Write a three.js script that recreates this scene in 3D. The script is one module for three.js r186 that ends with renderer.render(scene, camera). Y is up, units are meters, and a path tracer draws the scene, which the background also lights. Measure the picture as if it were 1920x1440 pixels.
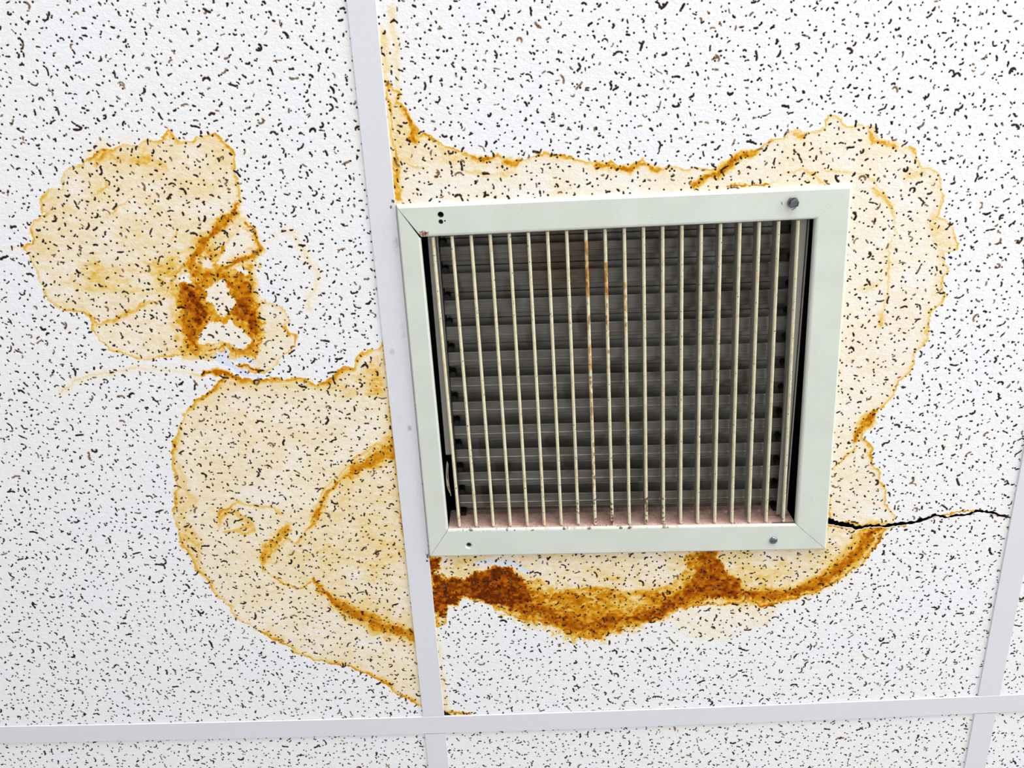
import * as THREE from 'three';
import { mergeGeometries } from 'three/addons/utils/BufferGeometryUtils.js';
import { RoundedBoxGeometry } from 'three/addons/geometries/RoundedBoxGeometry.js';
import { RectAreaLightUniformsLib } from 'three/addons/lights/RectAreaLightUniformsLib.js';

// ------------------------------------------------------------------ camera, sky, daylight, exposure
const scene = new THREE.Scene();
const H = 2.5;                                             // height of the ceiling tiles' faces above the floor
const camera = new THREE.PerspectiveCamera(48.15, 4 / 3, 0.01, 60);
camera.position.set(0.1241, H - 0.7566, 0.6949);
camera.up.set(0.0415, 0.3632, 0.9308);
camera.lookAt(0.1241 - 0.0227, H - 0.7566 + 0.9317, 0.6949 - 0.3625);
const renderer = new THREE.WebGLRenderer();
renderer.toneMapping = THREE.LinearToneMapping;
renderer.toneMappingExposure = 0.41;
renderer.shadowMap.enabled = true;
scene.background = new THREE.Color(0.62, 0.78, 1.0);        // overcast-blue sky outside the window
RectAreaLightUniformsLib.init();
// two daylight windows at the corner behind the photographer's right shoulder, outside the frame
const ROOM = { x0: -2.4384, x1: 3.048, z0: -2.4384, z1: 3.6576 };
const WIN = { x0: -0.2, x1: 2.7, y0: 0.85, y1: 2.3 }, SIDE = { z0: 0.4, z1: 3.2, y0: 0.85, y1: 2.3 };
function daylight(w, height, x, y, z, tx, tz, power) {
  const l = new THREE.RectAreaLight(new THREE.Color(0.97, 0.985, 1.0), power, w, height);
  l.position.set(x, y, z); l.lookAt(tx, y, tz); l.castShadow = true; scene.add(l);
}
daylight(WIN.x1 - WIN.x0, WIN.y1 - WIN.y0, (WIN.x0 + WIN.x1) / 2, (WIN.y0 + WIN.y1) / 2, ROOM.z1 - 0.02, (WIN.x0 + WIN.x1) / 2, 0, 20);
daylight(SIDE.z1 - SIDE.z0, SIDE.y1 - SIDE.y0, ROOM.x1 - 0.02, (SIDE.y0 + SIDE.y1) / 2, (SIDE.z0 + SIDE.z1) / 2, 0, (SIDE.z0 + SIDE.z1) / 2, 12);

// ------------------------------------------------------------------ helpers
function random(seed) { let a = seed >>> 0; return () => { a = (a + 0x6D2B79F5) | 0; let t = Math.imul(a ^ (a >>> 15), 1 | a); t = (t + Math.imul(t ^ (t >>> 7), 61 | t)) ^ t; return ((t ^ (t >>> 14)) >>> 0) / 4294967296; }; }
const LAT = new Float32Array(256 * 256); { const r = random(77); for (let i = 0; i < LAT.length; i++) LAT[i] = r(); }
function vn(x, y) {                                         // value noise 0..1
  const xi = Math.floor(x), yi = Math.floor(y); let fx = x - xi, fy = y - yi;
  fx = fx * fx * (3 - 2 * fx); fy = fy * fy * (3 - 2 * fy);
  const a = (yi & 255) << 8, b = ((yi + 1) & 255) << 8, p = xi & 255, q = (xi + 1) & 255;
  const u = LAT[a + p] + (LAT[a + q] - LAT[a + p]) * fx, v = LAT[b + p] + (LAT[b + q] - LAT[b + p]) * fx;
  return u + (v - u) * fy;
}
const clamp = (v, a = 0, b = 1) => (v < a ? a : v > b ? b : v);
const smooth = (a, b, v) => { const t = clamp((v - a) / (b - a)); return t * t * (3 - 2 * t); };
const lerp = (a, b, t) => a + (b - a) * t;
const taken = {};
function numbered(name) { const n = taken[name] = (taken[name] ?? -1) + 1; return n ? name + '_' + String(n).padStart(3, '0') : name; }
function mesh(name, geometry, material, parent) {
  const m = new THREE.Mesh(geometry, material); m.name = parent === scene ? numbered(name) : name;
  m.castShadow = m.receiveShadow = true; parent.add(m); return m;
}
function group(name, x, y, z, data) { const g = new THREE.Group(); g.name = numbered(name); g.position.set(x, y, z); Object.assign(g.userData, data); scene.add(g); return g; }
// flat-shaded loft through rings of equal length (arrays of [x, y, z]); uv from fn(x, y, z)
function loft(rings, { caps = true, uv = (x, y, z) => [x, z], closed = true } = {}) {
  const pos = [], tex = [], tri = (a, b, c) => { for (const p of [a, b, c]) { pos.push(...p); tex.push(...uv(...p)); } };
  for (let i = 0; i + 1 < rings.length; i++) {
    const A = rings[i], B = rings[i + 1], n = A.length;
    for (let j = 0; j < (closed ? n : n - 1); j++) { const k = (j + 1) % n; tri(A[j], B[j], B[k]); tri(A[j], B[k], A[k]); }
  }
  if (caps && closed) for (const R of [rings[0], rings[rings.length - 1]]) {
    let nx = 0, ny = 0, nz = 0; for (let j = 0; j < R.length; j++) { const a = R[j], b = R[(j + 1) % R.length]; nx += (a[1] - b[1]) * (a[2] + b[2]); ny += (a[2] - b[2]) * (a[0] + b[0]); nz += (a[0] - b[0]) * (a[1] + b[1]); }
    const ax = [Math.abs(nx), Math.abs(ny), Math.abs(nz)], d = ax.indexOf(Math.max(...ax)), [u, v] = [[1, 2], [0, 2], [0, 1]][d];
    for (const [a, b, c] of THREE.ShapeUtils.triangulateShape(R.map((p) => new THREE.Vector2(p[u], p[v])), [])) tri(R[a], R[b], R[c]);
  }
  const g = new THREE.BufferGeometry();
  g.setAttribute('position', new THREE.Float32BufferAttribute(pos, 3)); g.setAttribute('uv', new THREE.Float32BufferAttribute(tex, 2));
  g.computeVertexNormals(); return g;
}
const plain = (g) => { const n = g.index ? g.toNonIndexed() : g; for (const k of Object.keys(n.attributes)) if (!['position', 'normal', 'uv'].includes(k)) n.deleteAttribute(k); n.clearGroups(); return n; };
const merge = (list) => mergeGeometries(list.map(plain));
// slab from a plan shape (x, z): lower face at y = y0, upper at y0 + t; uv of the faces = plan metres
function slab(points, y0, t, holes = []) {
  const s = new THREE.Shape(points.map((p) => new THREE.Vector2(p[0], p[1])));
  for (const h of holes) s.holes.push(Array.isArray(h) === false ? h : new THREE.Path(h.map((p) => new THREE.Vector2(p[0], p[1]))));
  return new THREE.ExtrudeGeometry(s, { depth: t, bevelEnabled: false, curveSegments: 20 }).rotateX(Math.PI / 2).translate(0, y0 + t, 0);
}
function texture(data, w, h, srgb, x0, z0, sx, sz, wrap = THREE.ClampToEdgeWrapping) {   // sx, sz: size in metres
  const t = new THREE.DataTexture(data, w, h, THREE.RGBAFormat); t.magFilter = THREE.LinearFilter; t.minFilter = THREE.LinearFilter;
  t.wrapS = t.wrapT = wrap; if (srgb) t.colorSpace = THREE.SRGBColorSpace;
  t.repeat.set(1 / sx, 1 / sz); t.offset.set(-x0 / sx, -z0 / sz); t.needsUpdate = true; return t;
}

// ------------------------------------------------------------------ water stains: outlines in the plane of the tiles (x,z or x,z,width in tenths of a millimetre)
const TRACE = {
  headOutline: '-1747,6441 -1704,6388 -1660,6335 -1582,6346 -1528,6387 -1453,6384 -1358,6401 -1326,6363 -1283,6303 -1230,6256 -1247,6130 -1237,6025 -1239,5918 -1234,5803 -1352,5707 -1531,5590 -1685,5438 -1791,5297 -1906,5205 -1969,5125 -2021,5028 -2115,4965 -2234,4945 -2360,4892 -2467,4854 -2614,4784 -2743,4764 -2829,4862 -2888,4890 -2999,4912 -3087,4958 -3136,5028 -3164,5113 -3168,5229 -3163,5278 -3199,5361 -3223,5460 -3243,5509 -3163,5537 -3127,5647 -3088,5740 -3005,5783 -2950,5781 -3006,5814 -2990,5907 -2956,5951 -2869,5986 -2772,5997 -2756,6095 -2722,6138 -2652,6173 -2565,6214 -2485,6225 -2429,6267 -2407,6296 -2310,6313 -2252,6296 -2165,6344 -2088,6347 -2031,6323 -1990,6372 -1901,6361 -1820,6379',
  headJaw: '-2743,4764 -2614,4784 -2360,4892 -2115,4965 -2008,5010 -1858,4937 -1824,4766 -1838,4594 -1953,4424 -2157,4412 -2343,4406 -2458,4420 -2551,4460 -2673,4518 -2742,4582 -2783,4697 -2807,4810 -2843,4871',
  headRing: '-2398,5771 -2338,5830 -2183,5893 -2012,5885 -1991,5830 -1910,5764 -1842,5667 -1849,5589 -1920,5465 -2002,5372 -2146,5378 -2248,5431 -2304,5466 -2332,5563 -2334,5627 -2419,5678 -2418,5741',
  headNook: '-2486,6082 -2366,6062 -2360,6000 -2431,5981 -2520,5931',
  headScallop: '-2422,6230 -2435,6170 -2317,6284 -2238,6221 -2173,6233 -2124,6320 -2048,6242 -1990,6299',
  headTan: '-2139,5410 -1990,5355 -1935,5222 -1988,5026 -2147,4967 -2447,4946 -2599,5004 -2868,5049 -3006,5156 -2847,5345 -2637,5417 -2357,5372',
  headTanB: '-2418,6244 -2256,6281 -2094,6318 -1978,6283 -1778,6200 -1801,6081 -2014,6106 -2186,6174 -2404,6169',
  coreHalo: '-1242,5803 -1240,5718 -1183,5684 -1147,5557 -1098,5411 -1208,5320 -1197,5189 -1179,4990 -1201,4737 -1235,4515 -1359,4362 -1729,4361 -2026,4392 -2086,4605 -2069,4862 -2021,5111 -2041,5341 -1863,5430 -1697,5550 -1501,5667',
  coreYellow: '-1750,5344 -1625,5419 -1492,5445 -1450,5411 -1504,5284 -1413,5248 -1211,5303 -1197,5189 -1173,4973 -1201,4737 -1244,4515 -1321,4396 -1504,4404 -1638,4498 -1863,4455 -1989,4408 -2066,4447 -1995,4601 -2069,4777 -1986,4909 -2026,5045 -1806,5216',
  coreStreak: '-1261,5804,50 -1339,5691,97 -1454,5618,98 -1555,5544,76 -1651,5452,70 -1726,5343,70 -1776,5248,80',
  coreLoop: '-1236,5647,28 -1161,5573,35 -1154,5462,41 -1117,5396,54 -1224,5320,64 -1323,5309,64 -1426,5265,61 -1534,5204,80 -1653,5168,90 -1742,5214,80',
  coreLeft: '-1790,5216 -1719,5163 -1682,5096 -1707,4955 -1648,4826 -1689,4734 -1793,4704 -1844,4542 -1934,4529 -1972,4635 -1991,4756 -1949,4890 -1959,5008 -1924,5107 -1827,5102',
  coreRight: '-1491,5169 -1405,5198 -1338,5212 -1271,5126 -1236,5042 -1211,4941 -1218,4823 -1260,4654 -1255,4550 -1298,4544 -1349,4641 -1406,4695 -1470,4758 -1443,4850 -1400,4933 -1449,5035',
  coreLeftDark: '-1858,5070,129 -1811,4968,179 -1759,4848,212 -1795,4739,131',
  coreRightDark: '-1404,4908,98 -1332,4845,212 -1323,4752,180 -1299,4639,82',
  coreDots: '-1594,4832,33 -1568,4814,33 -1551,4796,23',
  holeTriangle: '-1948,5108 -1878,5179 -1801,5224 -1814,5102',
  holeUpper: '-1450,5411 -1368,5519 -1294,5579 -1221,5592 -1173,5494 -1176,5423 -1278,5387 -1400,5328 -1489,5276 -1544,5286 -1493,5349',
  holeMid: '-1674,5324 -1595,5361 -1544,5286 -1592,5239 -1674,5235',
  holeNose: '-1551,5147 -1497,5150 -1465,5036 -1425,4934 -1444,4867 -1502,4811 -1572,4788 -1625,4816 -1644,4893 -1693,4946 -1680,5062 -1602,5092',
  holeMouth: '-1818,4659 -1713,4735 -1579,4746 -1481,4742 -1399,4635 -1317,4527 -1384,4469 -1496,4453 -1575,4530 -1700,4527 -1831,4521',
  holeRight: '-1398,5239 -1317,5243 -1260,5200 -1282,5160 -1357,5196',
  peel: '-1579,4501 -1555,4453 -1595,4382 -1544,4313 -1452,4272 -1393,4202 -1245,4203 -1300,4168 -1385,4164 -1466,4186 -1541,4246 -1617,4294 -1687,4334 -1711,4402 -1689,4445 -1618,4456',
  peelSmall: '-1504,4385 -1433,4389 -1366,4371 -1303,4332 -1363,4305 -1429,4330 -1498,4333',
  chinStrokes: '-1756,4462,14 -1655,4480,22 -1577,4534,11',
  chinStrokeB: '-1524,4305,20 -1435,4293,36 -1356,4260,36 -1295,4242,20',
  chinStrokeC: '-1866,4238,28 -1764,4256,62 -1680,4252,56 -1599,4234,20',
  chinStrokeD: '-1515,4400,19 -1424,4447,42 -1335,4480,55 -1268,4513,55',
  earOutline: '-1220,4908 -1092,4898 -1018,4845 -974,4773 -957,4701 -1022,4675 -971,4601 -906,4569 -927,4498 -979,4442 -1072,4380 -1141,4288 -1234,4232 -1348,4222 -1480,4273 -1456,4594 -1369,4790',
  earArc: '-794,5477 -741,5381 -704,5259 -653,5134 -679,5039 -748,4931 -749,4819',
  earArcB: '-1149,5493 -1050,5449 -975,5505 -903,5548 -800,5530',
  earStroke: '-1031,4661,16 -978,4601,36 -927,4570,27 -936,4506,19',
  neckFaint: '-3171,5473 -3448,5525',
  neckFaintB: '-3247,4114 -3023,4240 -2758,4282 -2445,4322 -2097,4285 -1895,4222',
  lobeOutline: '-108,4502 -149,4422 -236,4391 -321,4377 -385,4328 -421,4232 -487,4235 -581,4221 -614,4160 -706,4101 -784,4086 -873,4117 -935,4156 -1037,4152 -1124,4138 -1186,4176 -1289,4163 -1379,4131 -1489,4181 -1551,4220 -1633,4232 -1696,4163 -1787,4077 -1873,4026 -1968,3975 -2032,3904 -2117,3815 -2161,3724 -2221,3632 -2257,3539 -2313,3426 -2314,3329 -2327,3173 -2305,3053 -2376,2916 -2412,2776 -2398,2611 -2424,2424 -2362,2316 -2337,2251 -2333,2249 -2288,2097 -2222,1961 -2189,1825 -2116,1725 -2018,1624 -2022,1545 -1978,1464 -1875,1381 -1801,1317 -1711,1253 -1606,1168 -1515,1103 -1441,1029 -1316,952 -1255,908 -1124,871 -993,835 -863,788 -767,732 -671,675 -576,608 -480,541 -420,453 -326,364 -211,294 -97,214 -52,398 -101,2428',
  lobeTan: '-1636,4214 -1552,4211 -1382,4113 -1126,4120 -795,4069 -601,4132 -406,4213 -135,4396 -136,3894 -542,3912 -869,4018 -1204,4051 -1551,4012 -1717,4037',
  lobeTanB: '-2359,3095 -2158,3027 -2166,2785 -2274,2688 -2142,2412 -2224,2161 -2133,1831 -2262,1946 -2433,2425 -2412,2776',
  innerOutline: '-95,3519 -216,3439 -321,3430 -415,3362 -511,3289 -607,3215 -669,3140 -784,3066 -864,2990 -912,2892 -963,2774 -1018,2633 -1084,2543 -1150,2453 -1216,2372 -1319,2419 -1386,2337 -1507,2258 -1603,2113 -1587,2067 -1523,1950 -1421,1869 -1299,1807 -1199,1822 -1095,1932 -1039,1796 -954,1695 -884,1595 -830,1495 -726,1392 -601,1327 -493,1242 -381,1197 -283,1173 -172,1108 -94,1054 -39,1249 -42,2174',
  innerBandTop: '-99,3386,260 -228,3315,226 -356,3262,192 -487,3190,140 -621,3098,105 -736,3024,78 -836,2929,53 -907,2791,89 -979,2652,108 -1064,2553,54',
  innerBandLow: '-1103,1932,32 -1025,1776,98 -940,1675,114 -839,1554,164 -734,1471,214 -594,1386,215 -437,1300,215 -278,1233,216 -118,1156,200',
  innerBlob: '-1262,2562,108 -1346,2482,127 -1470,2383,127 -1559,2282,128 -1597,2155,92 -1584,2058,55',
  swirl: '-1972,2654 -1937,2755 -1839,2802 -1740,2858 -1639,2813 -1534,2798 -1412,2773 -1305,2707',
  swirlB: '-1969,2571 -1969,2675 -1867,2742 -1742,2736 -1664,2661 -1638,2536 -1746,2489 -1828,2545 -1925,2507',
  swirlBlot: '-1761,2727,108 -1673,2600,90 -1792,2543,90',
  swirlLine: '-1587,2067 -1478,1929 -1359,1848 -1230,1832 -1143,1877',
  sleeveFaint: '-2252,3287,70 -2243,3050,124 -2184,2887,107 -2331,2772,108',
  upperOutline: '232,6657 231,6583 266,6532 286,6468 314,6416 357,6376 359,6319 424,6310 488,6281 538,6240 601,6193 679,6163 743,6134 821,6098 913,6068 981,6091 1036,6114 1101,6085 1152,6044 1219,6054 1287,6064 1354,6087 1435,6115 1514,6092 1594,6082 1673,6072 1713,6044 1779,6015 1872,5998 1939,5968 2005,6004 2059,5989 2125,5960 2205,5982 2258,6019 2339,5969 2406,5934 2433,5927 2504,5945 2590,5934 2676,5916 2761,5926 2862,5907 2933,5918 3002,5970 3057,6010 3126,6048 3196,6052 3266,6069 3306,6102 3389,6132 3473,6142 3511,6188 3580,6205 3652,6181 3735,6191 3796,6215 3813,6262 3838,6294 3929,6290 3970,6227 4042,6204 4109,6228 4182,6197 4242,6154 4263,6092 4363,6073 4450,6049 4553,6009 4616,5951 4627,5867 4659,5838 4730,5835 4823,5774 4843,5674 4876,5587 4881,5501 4856,5415 4933,5375 4986,5307 5045,5200 5075,5139 5029,5104 4958,5085 4970,4994 5016,4931 4987,4871 4986,4763 5034,4683 5007,4606 4923,4563 4903,4485 4902,4373 4905,4360 4907,4277 4849,4180 4808,4132 4813,4030 4783,3947 4712,3881 4682,3796 4637,3694 4581,3626 4522,3576 4497,3506 4456,3437 4412,3385 4421,3294 4476,3237 4533,3162 4508,3089 4551,2995 4617,2917 4618,2823 4675,2764 4723,2705 4721,2648 4713,2572 4772,2492 4815,2412 4837,2333 4204,2335 3761,3991 3204,5135 840,5434 179,5464 130,6760',
  upperTan: '157,6562 231,6583 352,6326 550,6227 808,6099 1139,6044 1067,5956 736,6024 470,6056 200,6049 134,6195',
  upperNode: '270,6506,21 312,6391,66 325,6314,93 328,6276,79',
  upperNodeB: '808,6099,35 927,6083,45 1008,6090,27',
  upperNodeC: '1112,6039,67 1178,6023,67 1219,6047,40',
  upperNodeD: '1885,5977,53 1979,5966,48 2112,5958,48 2166,5945,67 2272,5979,35 2406,5927,53',
  upperNodeE: '2723,5786,52 2821,5838,57 2906,5863,72 2976,5902,86 3044,5968,71 3113,6007,63 3225,6043,62',
  upperNodeF: '3011,5759,17 3183,5758,20 3370,5757,20',
  upperNodeG: '3555,6172,42 3627,6142,62',
  upperNodeH: '4179,6157,37 4229,6079,56 4337,6054,42 4410,6030,51',
  upperInner: '205,6101 308,6044 468,6036 614,6016 774,5996 906,5950 1067,5956 1175,5964',
  upperArc: '3370,5757 3424,5797 3521,5841 3649,5857 3751,5824 3828,5750',
  rightArc: '3805,5863 4006,5840 4151,5805 4256,5758 4354,5640 4421,5551 4478,5432 4489,5270 4467,5137 4474,5016 4495,4893 4480,4755 4488,4614 4449,4489',
  rightPatch: '4265,5673,58 4359,5597,58 4439,5521,35',
  rightPatchB: '4461,4520,76 4454,4441,61',
  rightPatchC: '4297,4795,90 4383,4822,90',
  rightPatchD: '4551,5787,114 4664,5796,86',
  rightTan: '4660,5824 4825,5760 4876,5587 4858,5400 5065,5155 4960,5070 5023,4715 4877,4565 4895,4309 4818,4312 4811,4615 4901,4844 4869,5089 4747,5362 4779,5563',
  rightNode: '4491,3560,71 4448,3508,124 4407,3439,108 4367,3351,82 4343,3261,56',
  rightDiagonal: '4358,3188 4276,3099 4200,3029 4157,2956',
  lowerOutline: '4764,2280 4725,2196 4678,2052 4595,1945 4570,1872 4482,1801 4424,1747 4333,1694 4245,1603 4121,1550 3995,1517 3902,1463 3774,1450 3712,1413 3632,1397 3536,1372 3483,1443 3401,1465 3322,1430 3208,1435 3095,1430 2964,1445 2851,1431 2787,1404 2721,1446 2666,1360 2632,1401 2576,1364 2577,1325 2496,1269 2381,1224 2283,1248 2217,1172 2192,1262 2086,1227 2069,1108 2003,1191 1887,1156 1870,1056 1721,1082 1572,1079 1566,1169 1491,1182 1410,1216 1346,1278 1264,1302 1182,1305 1135,1366 1067,1330 986,1353 889,1396 842,1438 761,1461 732,1521 721,1618 638,1603 554,1558 508,1608 429,1650 366,1556 260,1560 216,1306 139,1280 93,2120 160,2292 4105,2246 4172,2398',
  lowerDarkLeft: '112,2157 221,2115 184,1947 282,1867 427,1852 530,1942 692,1960 743,2017 822,1986 967,1999 1035,1901 1087,1814 1147,1697 1224,1578 1075,1506 940,1434 749,1540 429,1641 358,1556 260,1560 211,1346 112,1350',
  lowerStroke: '914,1571,245 1105,1456,246 1283,1390,246 1478,1302,263 1640,1196,264 1806,1209,264 2020,1289,246 2217,1301,213 2380,1333,180 2511,1367,163 2639,1459,163 2799,1549,178 2958,1619,194',
  lowerYellow: '1071,1815 1250,1845 1407,1705 1731,1729 2054,1677 2377,1644 2617,1748 2757,1912 2690,2027 2847,2094 3037,2086 3060,1499 2704,1456 2381,1274 1887,1096 1556,1130 1232,1342 942,1473',
  lowerBrown: '1241,1577,228 1453,1607,179 1663,1559,163 1858,1551,146 1989,1622,81',
  lowerBranch: '2886,2102 3084,2093 3122,1934 3192,1800 3325,1699 3319,1488 3189,1494 2979,1503 2768,1512 2576,1344 2381,1254 2283,1278 2282,1377 2525,1483 2685,1593 2810,1740 2821,1910',
  lowerBand: '3187,1552,227 3348,1564,210 3510,1538,194 3737,1528,162 3896,1550,162 4052,1611,161 4205,1703,167 4322,1817,176 4422,1934,175 4533,2086,173 4600,2202,157 4686,2270,141',
  lowerBandHalo: '4200,1756,208 4341,1956,190 4478,2171,189 4590,2293,172',
  lowerPeel: '570,2072 699,2085 843,2088 969,2049 1062,1985 1165,1928 1147,1902 1076,1919 998,1984 919,1995 790,1997 728,2033 615,2023',
  lowerFaint: '2578,1246 2771,1395 3450,1463 3716,1355 3663,1160 3437,1090 3213,959 3046,986 2815,996 2680,1102',
  lowerCream: '3133,2064 4129,2039 4471,2244 4336,2012 4192,1851 3886,1694 3646,1685 3341,1698 3236,1892',
  edgeStrip: '141,7129,70 126,6634,89 119,6289,73 120,5932,83 122,5758,75',
  edgeRust: '138,6111,46 134,5931,60 134,5785,56',
  edgeStripLow: '86,1243,79 99,824,81 123,391,94 153,153,95',
  edgeCorner: '116,140,83 221,113,47 399,105,36',
  edgeTopYellow: '238,7324,43 238,6962,53 242,6628,36 241,6522,27',
  crackUpper: '4153,2425 4213,2415 4227,2387 4309,2379 4324,2365 4370,2369 4384,2343 4414,2347 4431,2315 4455,2318 4485,2324 4512,2311 4535,2330 4586,2336 4654,2329 4740,2317 4790,2331 4857,2336 4924,2345 5008,2349 5089,2381 5155,2397 5226,2433 5254,2412 5359,2385 5439,2416 5540,2416 5636,2454 5662,2449 5790,2432 5898,2388 5979,2358 6058,2339',
  crackLower: '4158,2362 4246,2329 4332,2315 4402,2302 4456,2270 4522,2287 4589,2304 4674,2300 4744,2286 4827,2302 4928,2309 5029,2321 5111,2344 5175,2369 5239,2398 5328,2366 5443,2385 5561,2391 5648,2426 5778,2405 5886,2362 5982,2336 6060,2323',
  crackStain: '4160,2342,24 4281,2314,24 4420,2292,34 4590,2294,41 4744,2282,34 4928,2309,17 5238,2403,17 5637,2444,20 5972,2346,14',
};
const path = (name) => TRACE[name].split(' ').map((s) => s.split(',').map((v) => v / 10000));
// dry tile paint -> tea-coloured wash -> ochre tide line -> rust-brown deposit
const RAMP = [[0, 243, 242, 241], [0.1, 246, 235, 215], [0.2, 242, 224, 188], [0.32, 238, 208, 140], [0.45, 230, 180, 68], [0.6, 210, 139, 17], [0.75, 182, 100, 5], [0.9, 144, 64, 2], [1, 104, 42, 1]];
function ramp(s, out) {
  s = clamp(s); let i = 1; while (i < RAMP.length - 1 && s > RAMP[i][0]) i++;
  const a = RAMP[i - 1], b = RAMP[i], t = (s - a[0]) / (b[0] - a[0]);
  for (let k = 0; k < 3; k++) out[k] = a[k + 1] + (b[k + 1] - a[k + 1]) * t;
}
class StainField {
  constructor(x0, z0, w, h, ppm) {
    Object.assign(this, { x0, z0, ppm, W: Math.round(w * ppm), H: Math.round(h * ppm) });
    const n = this.W * this.H; this.S = new Float32Array(n); this.P = new Float32Array(n); this.wx = new Float32Array(n); this.wz = new Float32Array(n);
    for (let j = 0, i = 0; j < this.H; j++) for (let k = 0; k < this.W; k++, i++) {
      const x = x0 + (k + 0.5) / ppm, z = z0 + (j + 0.5) / ppm;    // wicking makes ragged edges: wander at 7 mm and at 1.8 mm
      this.wx[i] = x + (vn(x * 140, z * 140) - 0.5) * 0.0034 + (vn(x * 560 + 9, z * 560) - 0.5) * 0.0022;
      this.wz[i] = z + (vn(x * 140 + 50, z * 140 + 31) - 0.5) * 0.0034 + (vn(x * 560, z * 560 + 77) - 0.5) * 0.0022;
    }
  }
  each(pts, pad, closed, fn) {
    const n = pts.length, W = this.W; let a = 1e9, b = -1e9, c = 1e9, d = -1e9;
    for (const p of pts) { a = Math.min(a, p[0]); b = Math.max(b, p[0]); c = Math.min(c, p[1]); d = Math.max(d, p[1]); }
    const k0 = Math.max(0, Math.floor((a - pad - this.x0) * this.ppm)), k1 = Math.min(W - 1, Math.ceil((b + pad - this.x0) * this.ppm));
    const j0 = Math.max(0, Math.floor((c - pad - this.z0) * this.ppm)), j1 = Math.min(this.H - 1, Math.ceil((d + pad - this.z0) * this.ppm));
    const m = closed ? n : n - 1, ax = new Float64Array(m), az = new Float64Array(m), dx = new Float64Array(m), dz = new Float64Array(m), il = new Float64Array(m);
    for (let s = 0; s < m; s++) { const p = pts[s], q = pts[(s + 1) % n]; ax[s] = p[0]; az[s] = p[1]; dx[s] = q[0] - p[0]; dz[s] = q[1] - p[1]; il[s] = 1 / (dx[s] * dx[s] + dz[s] * dz[s] + 1e-14); }
    for (let j = j0; j <= j1; j++) for (let k = k0; k <= k1; k++) {
      const i = j * W + k, x = this.wx[i], z = this.wz[i]; let best = 1e9, at = 0, inside = false;
      for (let s = 0; s < m; s++) {
        const ex = x - ax[s], ez = z - az[s]; let t = (ex * dx[s] + ez * dz[s]) * il[s]; t = t < 0 ? 0 : t > 1 ? 1 : t;
        const fx = ex - t * dx[s], fz = ez - t * dz[s], dd = fx * fx + fz * fz; if (dd < best) { best = dd; at = s + t; }
        if (closed && (ez >= 0) !== (ez - dz[s] >= 0) && ex < (ez / dz[s]) * dx[s]) inside = !inside;
      }
      fn(i, Math.sqrt(best), inside, at, x, z);
    }
  }
  fill(name, s, patchy = 0.4, feather = 0.0012) {
    this.each(path(name), 0.003, true, (i, d, inside, at, x, z) => {
      const m = inside ? smooth(0, feather, d + feather * 0.4) : 0; if (!m) return;
      const n = 0.4 * vn(x * 45 + 3, z * 45) + 0.25 * vn(x * 100 + z * 25, z * 190 + 5) + 0.35 * vn(x * 230 + z * 60, z * 560);
      const v = s * m * Math.max(0.1, 1 + 3.6 * patchy * (n - 0.5)); if (v > this.S[i]) this.S[i] = v;
    });
    return this;
  }
  rim(name, s, w, { closed = true, vary = 0.5, spread = 2.4, faint = 0.62 } = {}) {      // sharp outer tide line, soft towards the inside
    this.each(path(name), 0.012, closed, (i, d, inside, at, x, z) => {
      if (d > w * 5) return;
      const n = clamp(0.5 + 1.5 * (0.6 * vn(x * 38 + 11, z * 38 + 4) + 0.4 * vn(x * 110, z * 110 + 21) - 0.5));
      const ww = w * (0.7 + 1.0 * n), line = closed && !inside ? Math.exp(-((d / 0.0007) ** 2)) : Math.exp(-((d / ww) ** 2));
      const halo = (closed && inside) || !closed ? faint * Math.exp(-d / (ww * spread)) : 0;
      const v = s * Math.max(line, halo) * (1 - vary + vary * 1.25 * n); if (v > this.S[i]) this.S[i] = v;
    });
    return this;
  }
  stroke(name, s, { rough = 0.5, halo = 0.6 } = {}) {         // deposit of varying width
    const pts = path(name), wmax = Math.max(...pts.map((p) => p[2]));
    this.each(pts, wmax, false, (i, d, inside, at, x, z) => {
      const k = Math.min(pts.length - 2, Math.floor(at)), r = 0.5 * lerp(pts[k][2], pts[k + 1][2], at - k);
      if (d > r * 1.9) return;
      const n = 0.4 * vn(x * 90, z * 90 + 8) + 0.35 * vn(x * 260 + 2, z * 260) + 0.25 * vn(x * 700, z * 700);
      const e = d / r + (n - 0.5) * 2.2 * rough, m = 1 - smooth(0.35, 1.2, e), h = halo * (1 - smooth(0.7, 1.9, e));
      const v = s * Math.max(m * (0.82 + 0.36 * n), h); if (v > this.S[i]) this.S[i] = v;
    });
    return this;
  }
  mass(name, s, { soft = 0.004, rough = 0.8 } = {}) {         // heavy deposit, granular towards its edge
    this.each(path(name), 0.004, true, (i, d, inside, at, x, z) => {
      const n = 0.35 * vn(x * 70, z * 70 + 8) + 0.35 * vn(x * 240 + 2, z * 240) + 0.3 * vn(x * 800, z * 800);
      const e = (inside ? d : -d) + (n - 0.5) * soft * 2 * rough + (vn(x * 58 + 13, z * 58 + 7) - 0.5) * soft, m = smooth(-soft * 0.6, soft * 0.6, e);
      const v = s * m * (0.82 + 0.36 * n); if (v > this.S[i]) this.S[i] = v;
    });
    return this;
  }
  clear(name, s, feather = 0.0018) {                          // dry islands that the water left
    this.each(path(name), 0.003, true, (i, d, inside, at, x, z) => { if (inside) { const m = smooth(0, feather, d + (0.6 * vn(x * 240, z * 240 + 3) + 0.4 * vn(x * 620, z * 620) - 0.55) * 0.0045); this.S[i] = lerp(this.S[i], Math.min(this.S[i], s), m); } });
    return this;
  }
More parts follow.
